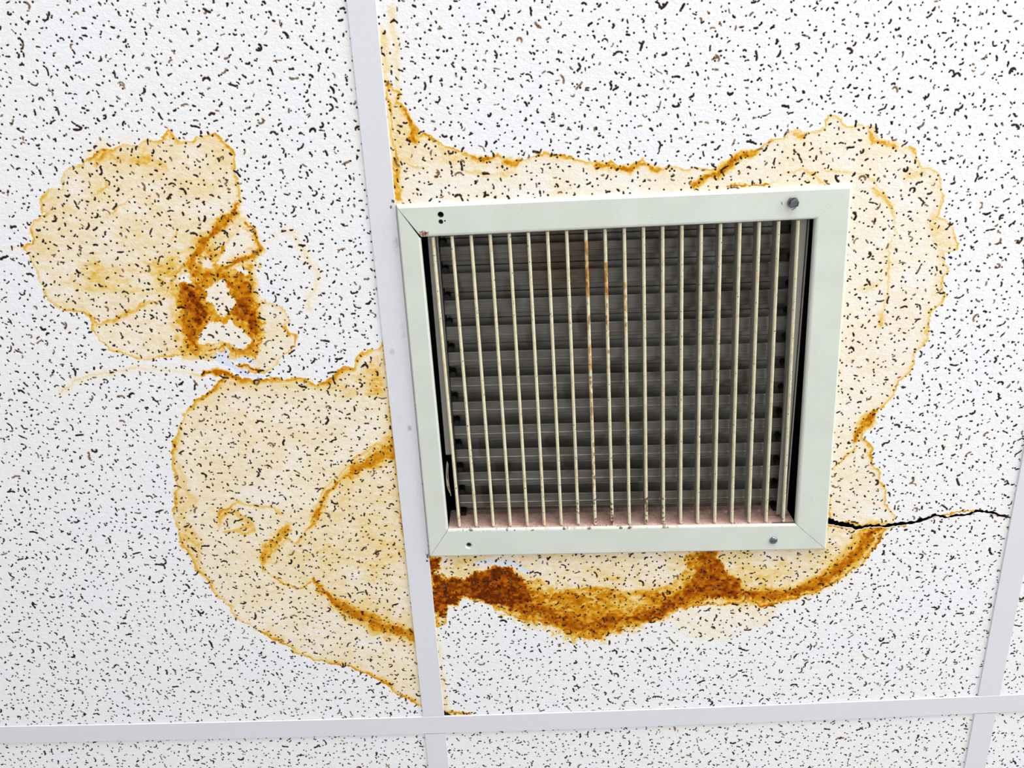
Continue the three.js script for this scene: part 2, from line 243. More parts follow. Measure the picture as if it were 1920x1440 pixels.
  peel(name) { this.each(path(name), 0.002, true, (i, d, inside) => { if (inside) this.P[i] = Math.max(this.P[i], smooth(0, 0.0008, d)); }); return this; }
}
// pin holes and worm fissures of the mineral board: the shade of their depth is painted in
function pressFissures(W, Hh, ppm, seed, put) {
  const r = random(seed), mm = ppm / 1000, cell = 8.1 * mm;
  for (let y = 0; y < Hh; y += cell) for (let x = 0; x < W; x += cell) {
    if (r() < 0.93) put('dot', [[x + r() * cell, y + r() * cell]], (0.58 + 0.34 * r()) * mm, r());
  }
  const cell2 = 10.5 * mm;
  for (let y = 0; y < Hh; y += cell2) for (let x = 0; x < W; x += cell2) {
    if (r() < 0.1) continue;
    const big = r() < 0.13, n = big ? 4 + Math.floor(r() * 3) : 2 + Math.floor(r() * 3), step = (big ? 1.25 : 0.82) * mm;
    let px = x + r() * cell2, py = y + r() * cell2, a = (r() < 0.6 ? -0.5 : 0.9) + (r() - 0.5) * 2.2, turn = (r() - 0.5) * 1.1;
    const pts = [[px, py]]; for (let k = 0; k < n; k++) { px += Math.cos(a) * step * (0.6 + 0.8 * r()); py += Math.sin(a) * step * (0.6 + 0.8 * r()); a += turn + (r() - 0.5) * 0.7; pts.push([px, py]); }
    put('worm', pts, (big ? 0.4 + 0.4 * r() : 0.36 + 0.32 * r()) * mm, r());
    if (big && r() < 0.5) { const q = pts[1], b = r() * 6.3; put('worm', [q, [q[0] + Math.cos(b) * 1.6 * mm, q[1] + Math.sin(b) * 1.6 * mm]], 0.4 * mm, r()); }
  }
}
function tileMaterial(f, seed, wrap) {
  const { W, H: Hh, ppm, S, P, x0, z0 } = f, can = [0, 1].map(() => { const c = document.createElement('canvas'); c.width = W; c.height = Hh; return c; });
  const [cc, cb] = can.map((c) => c.getContext('2d')), ic = cc.createImageData(W, Hh), ib = cb.createImageData(W, Hh), o = [0, 0, 0];
  for (let j = 0, i = 0; j < Hh; j++) for (let k = 0; k < W; k++, i++) {
    const x = k / ppm, z = j / ppm, fine = vn(x * 900, z * 1500), mid = vn(x * 260, z * 420 + 40), gr = vn(x * 1900 + 5, z * 1900);
    let s = S[i]; if (s > 0.02) s *= 0.86 + 0.2 * mid + 0.16 * (fine - 0.3) + 0.1 * (gr - 0.5) + (s > 0.4 ? 0.36 * (vn(x * 330 + 60, z * 330) - 0.5) : 0);
    ramp(s, o); const p = P[i], w = 1 + (fine - 0.5) * 0.014, t = i * 4, dye = (vn(x * 22, z * 22 + 70) - 0.5) * 5; o[0] += dye * 0.4; o[2] -= dye;
    ic.data[t] = clamp(lerp(o[0] * w, 226, p), 0, 255); ic.data[t + 1] = clamp(lerp(o[1] * w, 230, p), 0, 255); ic.data[t + 2] = clamp(lerp(o[2] * w, 243, p), 0, 255); ic.data[t + 3] = 255;
    const b = 178 + (fine - 0.5) * 34 + (mid - 0.5) * 26 + (gr - 0.5) * 14 - p * 22; ib.data[t] = ib.data[t + 1] = ib.data[t + 2] = b; ib.data[t + 3] = 255;
  }
  cc.putImageData(ic, 0, 0); cb.putImageData(ib, 0, 0);
  for (const c of [cc, cb]) c.lineCap = c.lineJoin = 'round';
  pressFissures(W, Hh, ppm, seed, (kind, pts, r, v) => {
    const shallow = kind === 'worm' && v > 0.72, tone = kind === 'dot' ? 'rgba(26,19,17,0.96)' : shallow ? `rgba(${Math.round(92 + 30 * v)},${Math.round(72 + 20 * v)},62,0.72)` : `rgba(${Math.round(34 + 36 * v)},${Math.round(24 + 26 * v)},${Math.round(20 + 20 * v)},0.95)`;  // near-black tones paint the shade inside the pits
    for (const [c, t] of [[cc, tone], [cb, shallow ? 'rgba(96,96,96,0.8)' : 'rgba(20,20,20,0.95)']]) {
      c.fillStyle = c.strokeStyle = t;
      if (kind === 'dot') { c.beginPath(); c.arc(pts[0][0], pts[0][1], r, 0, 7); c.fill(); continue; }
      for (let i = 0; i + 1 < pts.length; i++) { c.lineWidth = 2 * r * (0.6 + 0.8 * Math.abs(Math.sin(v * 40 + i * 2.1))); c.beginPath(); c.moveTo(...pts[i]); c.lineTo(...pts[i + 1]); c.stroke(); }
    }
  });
  const [dc, db] = [cc, cb].map((c) => new Uint8Array(c.getImageData(0, 0, W, Hh).data));
  return new THREE.MeshPhysicalMaterial({ roughness: 0.95, specularIntensity: 0.15, map: texture(dc, W, Hh, true, x0, z0, W / ppm, Hh / ppm, wrap), bumpMap: texture(db, W, Hh, false, x0, z0, W / ppm, Hh / ppm, wrap), bumpScale: 0.0011 });
}
const PPM = 2600, MOD = 0.6096, LEN = 1.2192;         // two-by-four-foot tiles
const fieldLeft = new StainField(-MOD, 0, MOD, 0.78, PPM)
  .fill('headOutline', 0.175, 0.6).fill('headJaw', 0.16, 0.6).fill('headTan', 0.27, 0.6, 0.016).fill('headTanB', 0.27, 0.6, 0.01).fill('coreHalo', 0.28, 0.6, 0.008).fill('earOutline', 0.14, 0.5)
  .rim('headOutline', 0.53, 0.0021).rim('headJaw', 0.51, 0.002).rim('headRing', 0.4, 0.0011, { vary: 0.8 }).rim('headNook', 0.42, 0.0016, { closed: false }).rim('headScallop', 0.42, 0.0024, { closed: false })
  .rim('earOutline', 0.46, 0.0014).rim('earArc', 0.17, 0.0012, { closed: false }).rim('earArcB', 0.18, 0.0012, { closed: false }).rim('neckFaint', 0.16, 0.001, { closed: false }).rim('neckFaintB', 0.27, 0.001, { closed: false })
  .fill('lobeOutline', 0.145, 0.5).fill('lobeTan', 0.3, 0.55, 0.012).fill('lobeTanB', 0.3, 0.55, 0.012).rim('lobeOutline', 0.62, 0.0034, { faint: 0.7 })
  .fill('innerOutline', 0.21, 0.5).rim('innerOutline', 0.52, 0.0024).stroke('innerBandTop', 0.6, { rough: 0.8 }).stroke('innerBandLow', 0.66, { rough: 0.7 }).stroke('innerBlob', 0.52, { rough: 1.1 })
  .rim('swirl', 0.46, 0.0018, { closed: false }).rim('swirlB', 0.44, 0.0018, { closed: false }).stroke('swirlBlot', 0.4).rim('swirlLine', 0.3, 0.0007, { closed: false }).stroke('sleeveFaint', 0.3)
  .mass('coreYellow', 0.53, { soft: 0.009, rough: 1.2 }).stroke('coreStreak', 0.68, { rough: 0.8 }).stroke('coreLoop', 0.64).mass('coreLeft', 0.72, { soft: 0.008, rough: 1.2 }).mass('coreRight', 0.7, { soft: 0.008, rough: 1.2 }).stroke('coreLeftDark', 0.9, { rough: 0.9, halo: 0.7 }).stroke('coreRightDark', 0.88, { rough: 0.9, halo: 0.7 }).stroke('coreDots', 0.8)
  .clear('holeTriangle', 0).clear('holeUpper', 0.09).clear('holeMid', 0.12).clear('holeNose', 0.09).clear('holeMouth', 0.08).clear('holeRight', 0.03)
  .stroke('chinStrokes', 0.78).stroke('chinStrokeB', 0.82).stroke('chinStrokeC', 0.76).stroke('chinStrokeD', 0.66).stroke('earStroke', 0.55).peel('peel').peel('peelSmall');
const fieldMid = new StainField(0, 0, MOD, 0.78, PPM)
  .fill('upperOutline', 0.1, 0.6).fill('upperTan', 0.2, 0.6, 0.008).fill('rightTan', 0.2, 0.6, 0.008).rim('upperOutline', 0.53, 0.002)
  .stroke('upperNode', 0.66).stroke('upperNodeB', 0.63).stroke('upperNodeC', 0.63).stroke('upperNodeD', 0.6).stroke('upperNodeE', 0.66).stroke('upperNodeF', 0.66).stroke('upperNodeG', 0.52).stroke('upperNodeH', 0.48)
  .rim('upperInner', 0.3, 0.0013, { closed: false }).rim('upperArc', 0.42, 0.0012, { closed: false }).rim('rightArc', 0.33, 0.0012, { closed: false })
  .stroke('rightPatch', 0.42).stroke('rightPatchB', 0.4).stroke('rightPatchC', 0.26).stroke('rightPatchD', 0.28).stroke('rightNode', 0.66).rim('rightDiagonal', 0.5, 0.001, { closed: false })
  .fill('lowerOutline', 0.22, 0.6).fill('lowerYellow', 0.5, 0.45, 0.006).fill('lowerCream', 0.2, 0.5).fill('lowerFaint', 0.085, 1, 0.006).rim('lowerOutline', 0.68, 0.003, { vary: 0.4 })
  .stroke('lowerBandHalo', 0.42).stroke('lowerBrown', 0.66, { rough: 1.3 }).stroke('lowerStroke', 0.8, { rough: 0.9, halo: 0.75 }).mass('lowerBranch', 0.8, { soft: 0.006 }).stroke('lowerBand', 0.73, { rough: 0.7 }).mass('lowerDarkLeft', 0.93, { soft: 0.006 })
  .stroke('edgeStrip', 0.25, { rough: 0.9 }).stroke('edgeRust', 0.52, { rough: 1.2 }).stroke('edgeStripLow', 0.22, { rough: 0.9 }).stroke('edgeCorner', 0.6).stroke('edgeTopYellow', 0.2, { rough: 1 }).stroke('crackStain', 0.6, { rough: 1.2 })
  .peel('lowerPeel');
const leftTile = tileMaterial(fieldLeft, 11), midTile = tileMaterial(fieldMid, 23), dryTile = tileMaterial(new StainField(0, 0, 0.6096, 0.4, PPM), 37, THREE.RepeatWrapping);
const boardCore = new THREE.MeshStandardMaterial({ color: new THREE.Color(0.89, 0.885, 0.88), roughness: 1 });

// ------------------------------------------------------------------ room shell
const paint = (r, g, b, rough = 0.85) => new THREE.MeshStandardMaterial({ color: new THREE.Color(r, g, b), roughness: rough });
function box(x0, x1, y0, y1, z0, z1) { return new THREE.BoxGeometry(x1 - x0, y1 - y0, z1 - z0).translate((x0 + x1) / 2, (y0 + y1) / 2, (z0 + z1) / 2); }
const TOP = H + 0.5, structure = (label, category) => ({ kind: 'structure', label, category });
function shell(name, geometry, material, label, category) { const m = mesh(name, geometry, material, scene); Object.assign(m.userData, structure(label, category)); return m; }
shell('floor', box(ROOM.x0, ROOM.x1, -0.1, 0, ROOM.z0, ROOM.z1), paint(0.6, 0.6, 0.6, 0.5), 'pale vinyl floor of the room', 'floor');
shell('wall_left', box(ROOM.x0 - 0.15, ROOM.x0, -0.1, TOP, ROOM.z0 - 0.15, ROOM.z1 + 0.15), paint(0.75, 0.72, 0.79), 'off-white painted wall facing the window side', 'wall');
shell('wall_right', merge([
  box(ROOM.x1, ROOM.x1 + 0.15, -0.1, TOP, ROOM.z0 - 0.15, SIDE.z0), box(ROOM.x1, ROOM.x1 + 0.15, -0.1, TOP, SIDE.z1, ROOM.z1 + 0.15),
  box(ROOM.x1, ROOM.x1 + 0.15, -0.1, SIDE.y0, SIDE.z0, SIDE.z1), box(ROOM.x1, ROOM.x1 + 0.15, SIDE.y1, TOP, SIDE.z0, SIDE.z1)]), paint(0.8, 0.79, 0.76), 'off-white side wall with a window opening', 'wall');
shell('wall_front', box(ROOM.x0, ROOM.x1, -0.1, TOP, ROOM.z0 - 0.15, ROOM.z0), paint(0.78, 0.77, 0.75), 'white painted wall opposite the window', 'wall');
shell('wall_back', merge([
  box(ROOM.x0, WIN.x0, -0.1, TOP, ROOM.z1, ROOM.z1 + 0.15), box(WIN.x1, ROOM.x1, -0.1, TOP, ROOM.z1, ROOM.z1 + 0.15),
  box(WIN.x0, WIN.x1, -0.1, WIN.y0, ROOM.z1, ROOM.z1 + 0.15), box(WIN.x0, WIN.x1, WIN.y1, TOP, ROOM.z1, ROOM.z1 + 0.15)]), paint(0.78, 0.77, 0.75), 'white painted wall with the wide window opening', 'wall');
function windowUnit(name, x, z, width, y0, y1, turn, label) {
  const w = group(name, x, y0, z, structure(label, 'window')); w.rotation.y = turn;
  const hx = width / 2, hh = y1 - y0, fr = paint(0.8, 0.8, 0.78, 0.5);
  mesh('window_frame', merge([box(-hx, hx, 0, 0.05, -0.03, 0.03), box(-hx, hx, hh - 0.05, hh, -0.03, 0.03), ...[-1, -1 / 3, 1 / 3, 1].map((t) => { const c = t * (hx - 0.025); return box(c - 0.025, c + 0.025, 0.05, hh - 0.05, -0.03, 0.03); })]), fr, w);
  const glass = new THREE.MeshPhysicalMaterial({ transmission: 1, thickness: 0, roughness: 0, color: 0xffffff });
  for (const t of [-2 / 3, 0, 2 / 3]) { const c = t * (hx - 0.025), q = (hx - 0.025) / 3 - 0.026; mesh('pane', box(c - q, c + q, 0.052, hh - 0.052, -0.003, 0.003), glass, w); }
}
windowUnit('window_1', (WIN.x0 + WIN.x1) / 2, ROOM.z1 + 0.1, WIN.x1 - WIN.x0, WIN.y0, WIN.y1, 0, 'wide three-pane window in the end wall');
windowUnit('window_2', ROOM.x1 + 0.1, (SIDE.z0 + SIDE.z1) / 2, SIDE.z1 - SIDE.z0, SIDE.y0, SIDE.y1, Math.PI / 2, 'wide three-pane window in the side wall');

// ------------------------------------------------------------------ suspended ceiling: tiles and grid of tees
const ceiling = group('ceiling', 0, H, 0, structure('suspended ceiling of speckled white fissured mineral tiles in a white metal grid', 'ceiling'));
const tileSide = [null, boardCore];
function tile(i, j, material, label, holes = [], chipped = false, coreHoles = holes) {
  const e = 0.004, x0 = i * MOD + e, x1 = (i + 1) * MOD - e, z0 = j * LEN + e, z1 = (j + 1) * LEN - e;
  const outline = [...(chipped ? [[x0, 0.0205], [0.0115, 0.0142], [0.0148, 0.0128], [0.019, 0.0095], [0.027, z0]] : [[x0, z0]]), [x1, z0], [x1, z1], [x0, z1]];
  // painted face over the white fibre board; core cut wider behind the crack, unseen, to keep it dark
  const far = material !== dryTile, cut = far ? outline.map(([x, z]) => [x, Math.min(z, 0.78)]) : outline;
  const skin = slab(cut, 0, 0.0013, holes), rest = far ? slab([[x0, 0.78], [x1, 0.78], [x1, z1], [x0, z1]], 0, 0.0013) : null, core = slab(outline, 0.0013, 0.0147, coreHoles), g = mergeGeometries(rest ? [skin, core, rest] : [skin, core]);
  for (const q of skin.groups) g.addGroup(q.start, q.count, q.materialIndex);
  g.addGroup(skin.attributes.position.count, core.attributes.position.count, 1);
  if (rest) for (const q of rest.groups) g.addGroup(skin.attributes.position.count + core.attributes.position.count + q.start, q.count, q.materialIndex ? 1 : 2);   // unstained far end
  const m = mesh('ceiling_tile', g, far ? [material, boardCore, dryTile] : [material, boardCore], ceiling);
  if (label) m.userData.label = label;
}
// opening cut for the register, and the crack that runs from its corner to the neighbouring tee
const jag = random(5);
function ragged(pts, amp) { const o = []; for (let i = 0; i < pts.length; i++) { o.push(pts[i]); if (i + 1 < pts.length) { const a = pts[i], b = pts[i + 1], n = Math.max(1, Math.round(Math.hypot(b[0] - a[0], b[1] - a[1]) / 0.0022)); for (let k = 1; k < n; k++) { const t = (k + (jag() - 0.5) * 0.5) / n; o.push([lerp(a[0], b[0], t), lerp(a[1], b[1], t) + (jag() - 0.5) * amp]); } } } return o; }
const up = path('crackUpper'), lo = path('crackLower'), upper = ragged([[0.4075, up[0][1]], ...up], 0.0026), lower = ragged([[0.4075, lo[0][1] - 0.0006], ...lo.map(([x, z]) => [x, z - 0.0006])], 0.0016);
const crackBackCut = [[0.0195, 0.5655], [0.4, 0.5648], [0.4073, up[0][1] + 0.017], ...up.map(([x, z], i) => [Math.min(x, 0.6), z + 0.013 + 0.002 * Math.sin(i * 2.3)]).filter((p, i) => i % 2 === 0), ...lo.map(([x, z], i) => [Math.min(x, 0.6), z - 0.013 - 0.002 * Math.sin(i * 1.9)]).filter((p, i) => i % 2 === 0).reverse(), [0.4078, 0.2155], [0.0195, 0.2235]];  // unseen cut in the core, shaped so the crack looks dark
const opening = [[0.0195, 0.5655], [0.4, 0.5648], [0.4075, upper[0][1] + 0.01], ...upper, ...lower.reverse(), [0.4078, 0.2155], [0.0195, 0.2235]];
for (let i = -4; i <= 4; i++) for (let j = -2; j <= 2; j++) {
  if (i === 0 && j === 0) tile(i, j, midTile, 'cracked tile around the vent with brown water stains', [opening], true, [crackBackCut]);
  else if (i === -1 && j === 0) tile(i, j, leftTile, 'uncracked tile with large ochre tide marks');
  else tile(i, j, dryTile);
}
// grid tees; white enamelled steel with smudges where hands and leaks touched it
const teeWear = (() => {
  const w = 64, h = 1600, c = document.createElement('canvas'); c.width = w; c.height = h; const g = c.getContext('2d'), r = random(3);
  g.fillStyle = 'rgb(222,222,226)'; g.fillRect(0, 0, w, h);
  const X = (x) => (x + 0.016) * 2000, Z = (z) => z * 2000;
  for (let k = 0; k < 900; k++) { g.fillStyle = r() < 0.5 ? 'rgba(255,255,255,0.10)' : 'rgba(190,190,205,0.10)'; g.fillRect(r() * w, r() * h, 1 + r() * 4, 1 + r() * 6); }
  const blot = (x, z, rx, rz, col) => { g.fillStyle = col; for (let k = 0; k < 26; k++) { g.beginPath(); g.ellipse(X(x) + (r() - 0.5) * rx * 2600, Z(z) + (r() - 0.5) * rz * 2600, rx * 2000 * (0.15 + 0.3 * r()), rz * 2000 * (0.15 + 0.3 * r()), r() * 3, 0, 7); g.fill(); } };
  blot(-0.0043, 0.4381, 0.003, 0.004, 'rgba(150,150,150,0.07)'); blot(0.0051, 0.3599, 0.0025, 0.004, 'rgba(110,112,112,0.10)');
  blot(0.0098, 0.536, 0.0016, 0.012, 'rgba(150,120,105,0.09)'); blot(0.0102, 0.5765, 0.0014, 0.0016, 'rgba(20,12,10,0.5)'); blot(0.0078, 0.5715, 0.0008, 0.0016, 'rgba(20,12,10,0.4)');
  blot(0.0105, 0.2165, 0.0009, 0.0035, 'rgba(30,26,24,0.4)'); blot(0.0095, 0.2105, 0.001, 0.0012, 'rgba(15,12,12,0.6)'); blot(0.008, 0.46, 0.0005, 0.012, 'rgba(90,85,80,0.07)');
  const d = new Uint8Array(g.getImageData(0, 0, w, h).data); return texture(d, w, h, true, -0.016, 0, w / 2000, h / 2000);
})();
const teeWhite = new THREE.MeshStandardMaterial({ color: new THREE.Color(0.735, 0.735, 0.765), roughness: 0.42 });
const teeWorn = new THREE.MeshStandardMaterial({ map: teeWear, roughness: 0.42 });
const HW = 0.0119;
function teeProfile(y0) { return [[-HW, y0 + 0.0004], [-HW + 0.0004, y0], [HW - 0.0004, y0], [HW, y0 + 0.0004], [HW, y0 + 0.0017], [0.0008, y0 + 0.0017], [0.0008, 0.032], [0.003, 0.032], [0.003, 0.038], [-0.003, 0.038], [-0.003, 0.032], [-0.0008, 0.032], [-0.0008, y0 + 0.0017], [-HW, y0 + 0.0017]]; }
const bow = (x) => -0.0032 + 0.0165 * (x - 0.13) ** 2;       // the main tee in view hangs slightly bowed
for (let j = -1; j <= 2; j++) {
  const rings = [], n = j === 0 ? 60 : 1;
  for (let k = 0; k <= n; k++) { const x = lerp(ROOM.x0, ROOM.x1, k / n), b = j === 0 && x > -0.75 && x < 1 ? bow(x) : j === 0 ? bow(x < 0 ? -0.75 : 1) : 0; rings.push(teeProfile(-0.0021).map(([a, y]) => [x, y, j * LEN + b + a])); }
  const m = mesh('main_tee', loft(rings), teeWhite, ceiling); m.userData.label = 'white metal grid bar running the length of the room';
}
for (let i = -3; i <= 4; i++) for (let j = -2; j <= 2; j++) {
  const za = j * LEN + (j > -2 ? HW + 0.0005 + (j === 0 ? bow(i * MOD) : 0) : 0), zb = (j + 1) * LEN - (j < 2 ? HW + 0.0005 - (j === -1 ? bow(i * MOD) : 0) : 0);
  const g = loft([za, zb].map((z) => teeProfile(-0.0017).map(([a, y]) => [i * MOD + a, y, z])));
  mesh('cross_tee', g, i === 0 && j === 0 ? teeWorn : teeWhite, ceiling).userData.label = i === 0 && j === 0 ? 'smudged white metal grid bar beside the vent' : 'white metal cross bar of the grid';
}
mesh('concrete_slab', box(ROOM.x0, ROOM.x1, 0.5, 0.62, ROOM.z0, ROOM.z1), paint(0.42, 0.41, 0.39, 0.95), ceiling);

// ------------------------------------------------------------------ return-air register
const VX = 0.21, VZ = 0.39, vent = group('air_vent', VX, H, VZ, { label: 'grey-white metal air vent grille with upright bars, screwed to the stained ceiling', category: 'air vent' });
const local = (g) => g.translate(-VX, 0, -VZ);
const FACE = -0.005, O = [[0.0124, 0.5735], [0.4077, 0.5727], [0.4163, 0.2069], [0.0124, 0.2155]], I = [[0.0316, 0.5445], [0.3777, 0.5446], [0.3827, 0.2393], [0.0341, 0.2483]];
const F = [[0.0142, 0.5705], [0.4047, 0.5697], [0.4133, 0.2102], [0.0142, 0.2187]];
// enamel with real marks: rust at one mitre, drips and grime along the lower inner edge, scratches round the screws
const enamelMap = (() => {
  const ppm = 2400, w = Math.round(0.42 * ppm), h = Math.round(0.38 * ppm), c = document.createElement('canvas'); c.width = w; c.height = h; const g = c.getContext('2d'), r = random(8), img = g.createImageData(w, h);
  for (let j = 0, i = 0; j < h; j++) for (let k = 0; k < w; k++, i += 4) { const n = (vn(k * 0.45, j * 0.45) - 0.5) * 5 + (vn(k * 0.02, j * 0.02 + 9) - 0.5) * 7, m = (vn(k * 0.03 + 40, j * 0.03) - 0.5) * 6; img.data[i] = 213 + n; img.data[i + 1] = 217 + n; img.data[i + 2] = 205 + n + m; img.data[i + 3] = 255; }
  g.putImageData(img, 0, 0);
  const X = (x) => (x - 0.005) * ppm, Z = (z) => (z - 0.2) * ppm;
  const blot = (x, z, rx, rz, cols, n) => { for (let k = 0; k < n; k++) { g.fillStyle = cols[Math.floor(r() * cols.length)]; g.beginPath(); g.ellipse(X(x + (r() + r() - 1) * rx), Z(z + (r() + r() - 1) * rz), ppm * (0.0002 + 0.0006 * r()), ppm * (0.0002 + 0.0005 * r()), r() * 3, 0, 7); g.fill(); } };
  const rust = ['rgba(110,50,20,0.5)', 'rgba(80,34,14,0.55)', 'rgba(160,110,60,0.4)', 'rgba(190,160,110,0.35)'], grime = ['rgba(60,50,40,0.4)', 'rgba(40,34,28,0.5)', 'rgba(150,140,110,0.3)'], ochre = ['rgba(190,170,120,0.3)', 'rgba(150,120,70,0.3)'];
  blot(0.0345, 0.5475, 0.0045, 0.0026, rust, 90); blot(0.0375, 0.548, 0.002, 0.0012, ['rgba(110,24,12,0.7)'], 14);
  for (let k = 0; k < 30; k++) { const t = r(), x = lerp(0.04, 0.37, t * t * 0.4 + t * 0.5), z = lerp(0.2478, 0.24, (x - 0.034) / 0.35) - 0.002 * r(); blot(x, z, 0.003 * r(), 0.001, r() < 0.5 ? grime : ochre, 6); }
  for (const [x, cols] of [[0.0568, grime], [0.1508, grime], [0.176, ['rgba(120,90,60,0.5)', 'rgba(90,66,40,0.5)']], [0.2075, ['rgba(70,50,46,0.6)', 'rgba(120,104,98,0.5)']], [0.2165, ['rgba(60,30,26,0.7)', 'rgba(110,90,84,0.5)']], [0.2508, ['rgba(130,122,112,0.6)', 'rgba(110,100,92,0.5)']]]) { const z = lerp(0.2483, 0.2393, (x - 0.0341) / 0.3486) - 0.0012; blot(x, z, 0.0022, 0.0013, cols, 34); }
  for (let k = 0; k < 26; k++) { g.fillStyle = 'rgba(50,44,36,0.7)'; g.beginPath(); g.arc(r() * w, r() * h, ppm * (0.0001 + 0.00022 * r()), 0, 7); g.fill(); }
  g.strokeStyle = 'rgba(40,36,32,0.8)'; g.lineWidth = 1.4; for (const [a, b, p, q] of [[0.3465, 0.561, 0.3475, 0.5585], [0.356, 0.5535, 0.3595, 0.5555], [0.3555, 0.5558, 0.358, 0.5575]]) { g.beginPath(); g.moveTo(X(a), Z(b)); g.lineTo(X(p), Z(q)); g.stroke(); }
  const d = new Uint8Array(g.getImageData(0, 0, w, h).data); return texture(d, w, h, true, 0.005, 0.2, w / ppm, h / ppm);
})();
const enamel = new THREE.MeshStandardMaterial({ map: enamelMap, roughness: 0.38 });
const dustMap = (() => {                                    // pinkish lint lying on the enamel of the throat
  const w = 1024, h = 64, d = new Uint8Array(w * h * 4);
  for (let j = 0, i = 0; j < h; j++) for (let k = 0; k < w; k++, i += 4) {
    const n = 0.5 * vn(k * 0.09, j * 0.2) + 0.3 * vn(k * 0.35, j * 0.5 + 6) + 0.2 * vn(k * 1.3, j * 1.3), c = smooth(0.3, 0.62, n), s = vn(k * 0.7 + 30, j * 0.8) > 0.86 ? 0.55 : 1;
    d[i] = lerp(212, 200, c) * s; d[i + 1] = lerp(180, 158, c) * s; d[i + 2] = lerp(166, 144, c) * s; d[i + 3] = 255;
  }
  return texture(d, w, h, true, 0, 0, 0.36, 0.03);
})();
const lint = new THREE.MeshStandardMaterial({ map: dustMap, roughness: 0.95 });
const circle = (x, z, r) => { const p = new THREE.Path(); p.absarc(x, z, r, 0, Math.PI * 2, true); return p; };
const cone = (x, z, r0, r1, d) => loft([[r0, FACE], [r1, FACE + d], [r1, FACE + d + 0.003]].map(([r, y]) => Array.from({ length: 24 }, (_, k) => [x + r * Math.cos(k / 24 * Math.PI * 2), y, z + r * Math.sin(k / 24 * Math.PI * 2)])), { caps: false });
const toward = (a, b, d) => { const l = Math.hypot(b[0] - a[0], b[1] - a[1]); return [a[0] + (b[0] - a[0]) * d / l, a[1] + (b[1] - a[1]) * d / l]; };
// mitre gaps: [at the outer corner, at the inner corner] for each corner; the first has sprung open
const GAP = [[0.0002, 0.0011], [0.00003, 0.00005], [0.0002, 0.00024], [0.00016, 0.0003]];
const drilled = {
  0: { holes: [circle(0.0509, 0.5633, 0.0029), circle(0.0506, 0.5572, 0.0023), circle(0.0543, 0.558, 0.0008)], extra: [cone(0.0509, 0.5633, 0.0029, 0.0026, 0.0016), cone(0.0506, 0.5572, 0.0023, 0.002, 0.0012)] },
  2: { holes: [circle(0.0538, 0.2288, 0.0038)], extra: [cone(0.0538, 0.2288, 0.0038, 0.0025, 0.0014)] },
};
const railNames = ['frame rail with an empty keyhole-like screw hole and rust at its mitre', null, 'frame rail with an empty countersunk hole and grime along its inner edge', null];
for (let k = 0; k < 4; k++) {
  const n = (k + 1) % 4, ga = GAP[k], gb = GAP[n];
  const o0 = toward(O[k], O[n], ga[0]), o1 = toward(O[n], O[k], gb[0]), f0 = toward(F[k], F[n], ga[0]), f1 = toward(F[n], F[k], gb[0]), i0 = toward(I[k], I[n], ga[1]), i1 = toward(I[n], I[k], gb[1]);
  const c = 0.0024, nrm = (() => { const dx = I[n][0] - I[k][0], dz = I[n][1] - I[k][1], l = Math.hypot(dx, dz); return [dz / l, -dx / l]; })();   // towards the opening
  const e0 = toward(toward(I[k], F[k], c * 1.414), toward(I[n], F[n], c * 1.414), ga[1]), e1 = toward(toward(I[n], F[n], c * 1.414), toward(I[k], F[k], c * 1.414), gb[1]), h = drilled[k] ?? { holes: [], extra: [] };
  const strip = (pairs) => loft([pairs.map(([p, , y]) => [p[0], y, p[1]]), pairs.map(([, q, y]) => [q[0], y, q[1]])], { closed: false, caps: false });
  const mid0 = [lerp(o0[0], f0[0], 0.62), lerp(o0[1], f0[1], 0.62)], mid1 = [lerp(o1[0], f1[0], 0.62), lerp(o1[1], f1[1], 0.62)];
  const rail = mesh('frame_rail', local(merge([slab([f0, f1, e1, e0], FACE, 0.0012, h.holes), strip([[o0, o1, 0], [o0, o1, -0.0012], [mid0, mid1, -0.0042], [f0, f1, FACE]]), strip([0, 0.25, 0.5, 0.75, 1].map((t) => { const s = Math.sin(t * Math.PI / 2), y = FACE + c * (1 - Math.cos(t * Math.PI / 2)); return [[lerp(e0[0], i0[0], s), lerp(e0[1], i0[1], s)], [lerp(e1[0], i1[0], s), lerp(e1[1], i1[1], s)], y]; })), ...h.extra])), enamel, vent);
  if (railNames[k]) rail.userData.label = railNames[k];
  const len = Math.hypot(i1[0] - i0[0], i1[1] - i0[1]);
  const deep = k === 2 ? 0.034 : 0.0015, fl = loft([i0, i1].map((p) => [[p[0], FACE + c, p[1]], [p[0], deep, p[1]], [p[0] - nrm[0] * 0.001, deep, p[1] - nrm[1] * 0.001], [p[0] - nrm[0] * 0.001, FACE + c, p[1] - nrm[1] * 0.001]]), { uv: (x, y, z) => [k % 2 ? z : x, y] });
  const m = mesh('inner_flange', local(fl), k === 2 ? lint : enamel, rail); if (k === 2) m.userData.label = 'ledge dusted with pinkish lint';
}
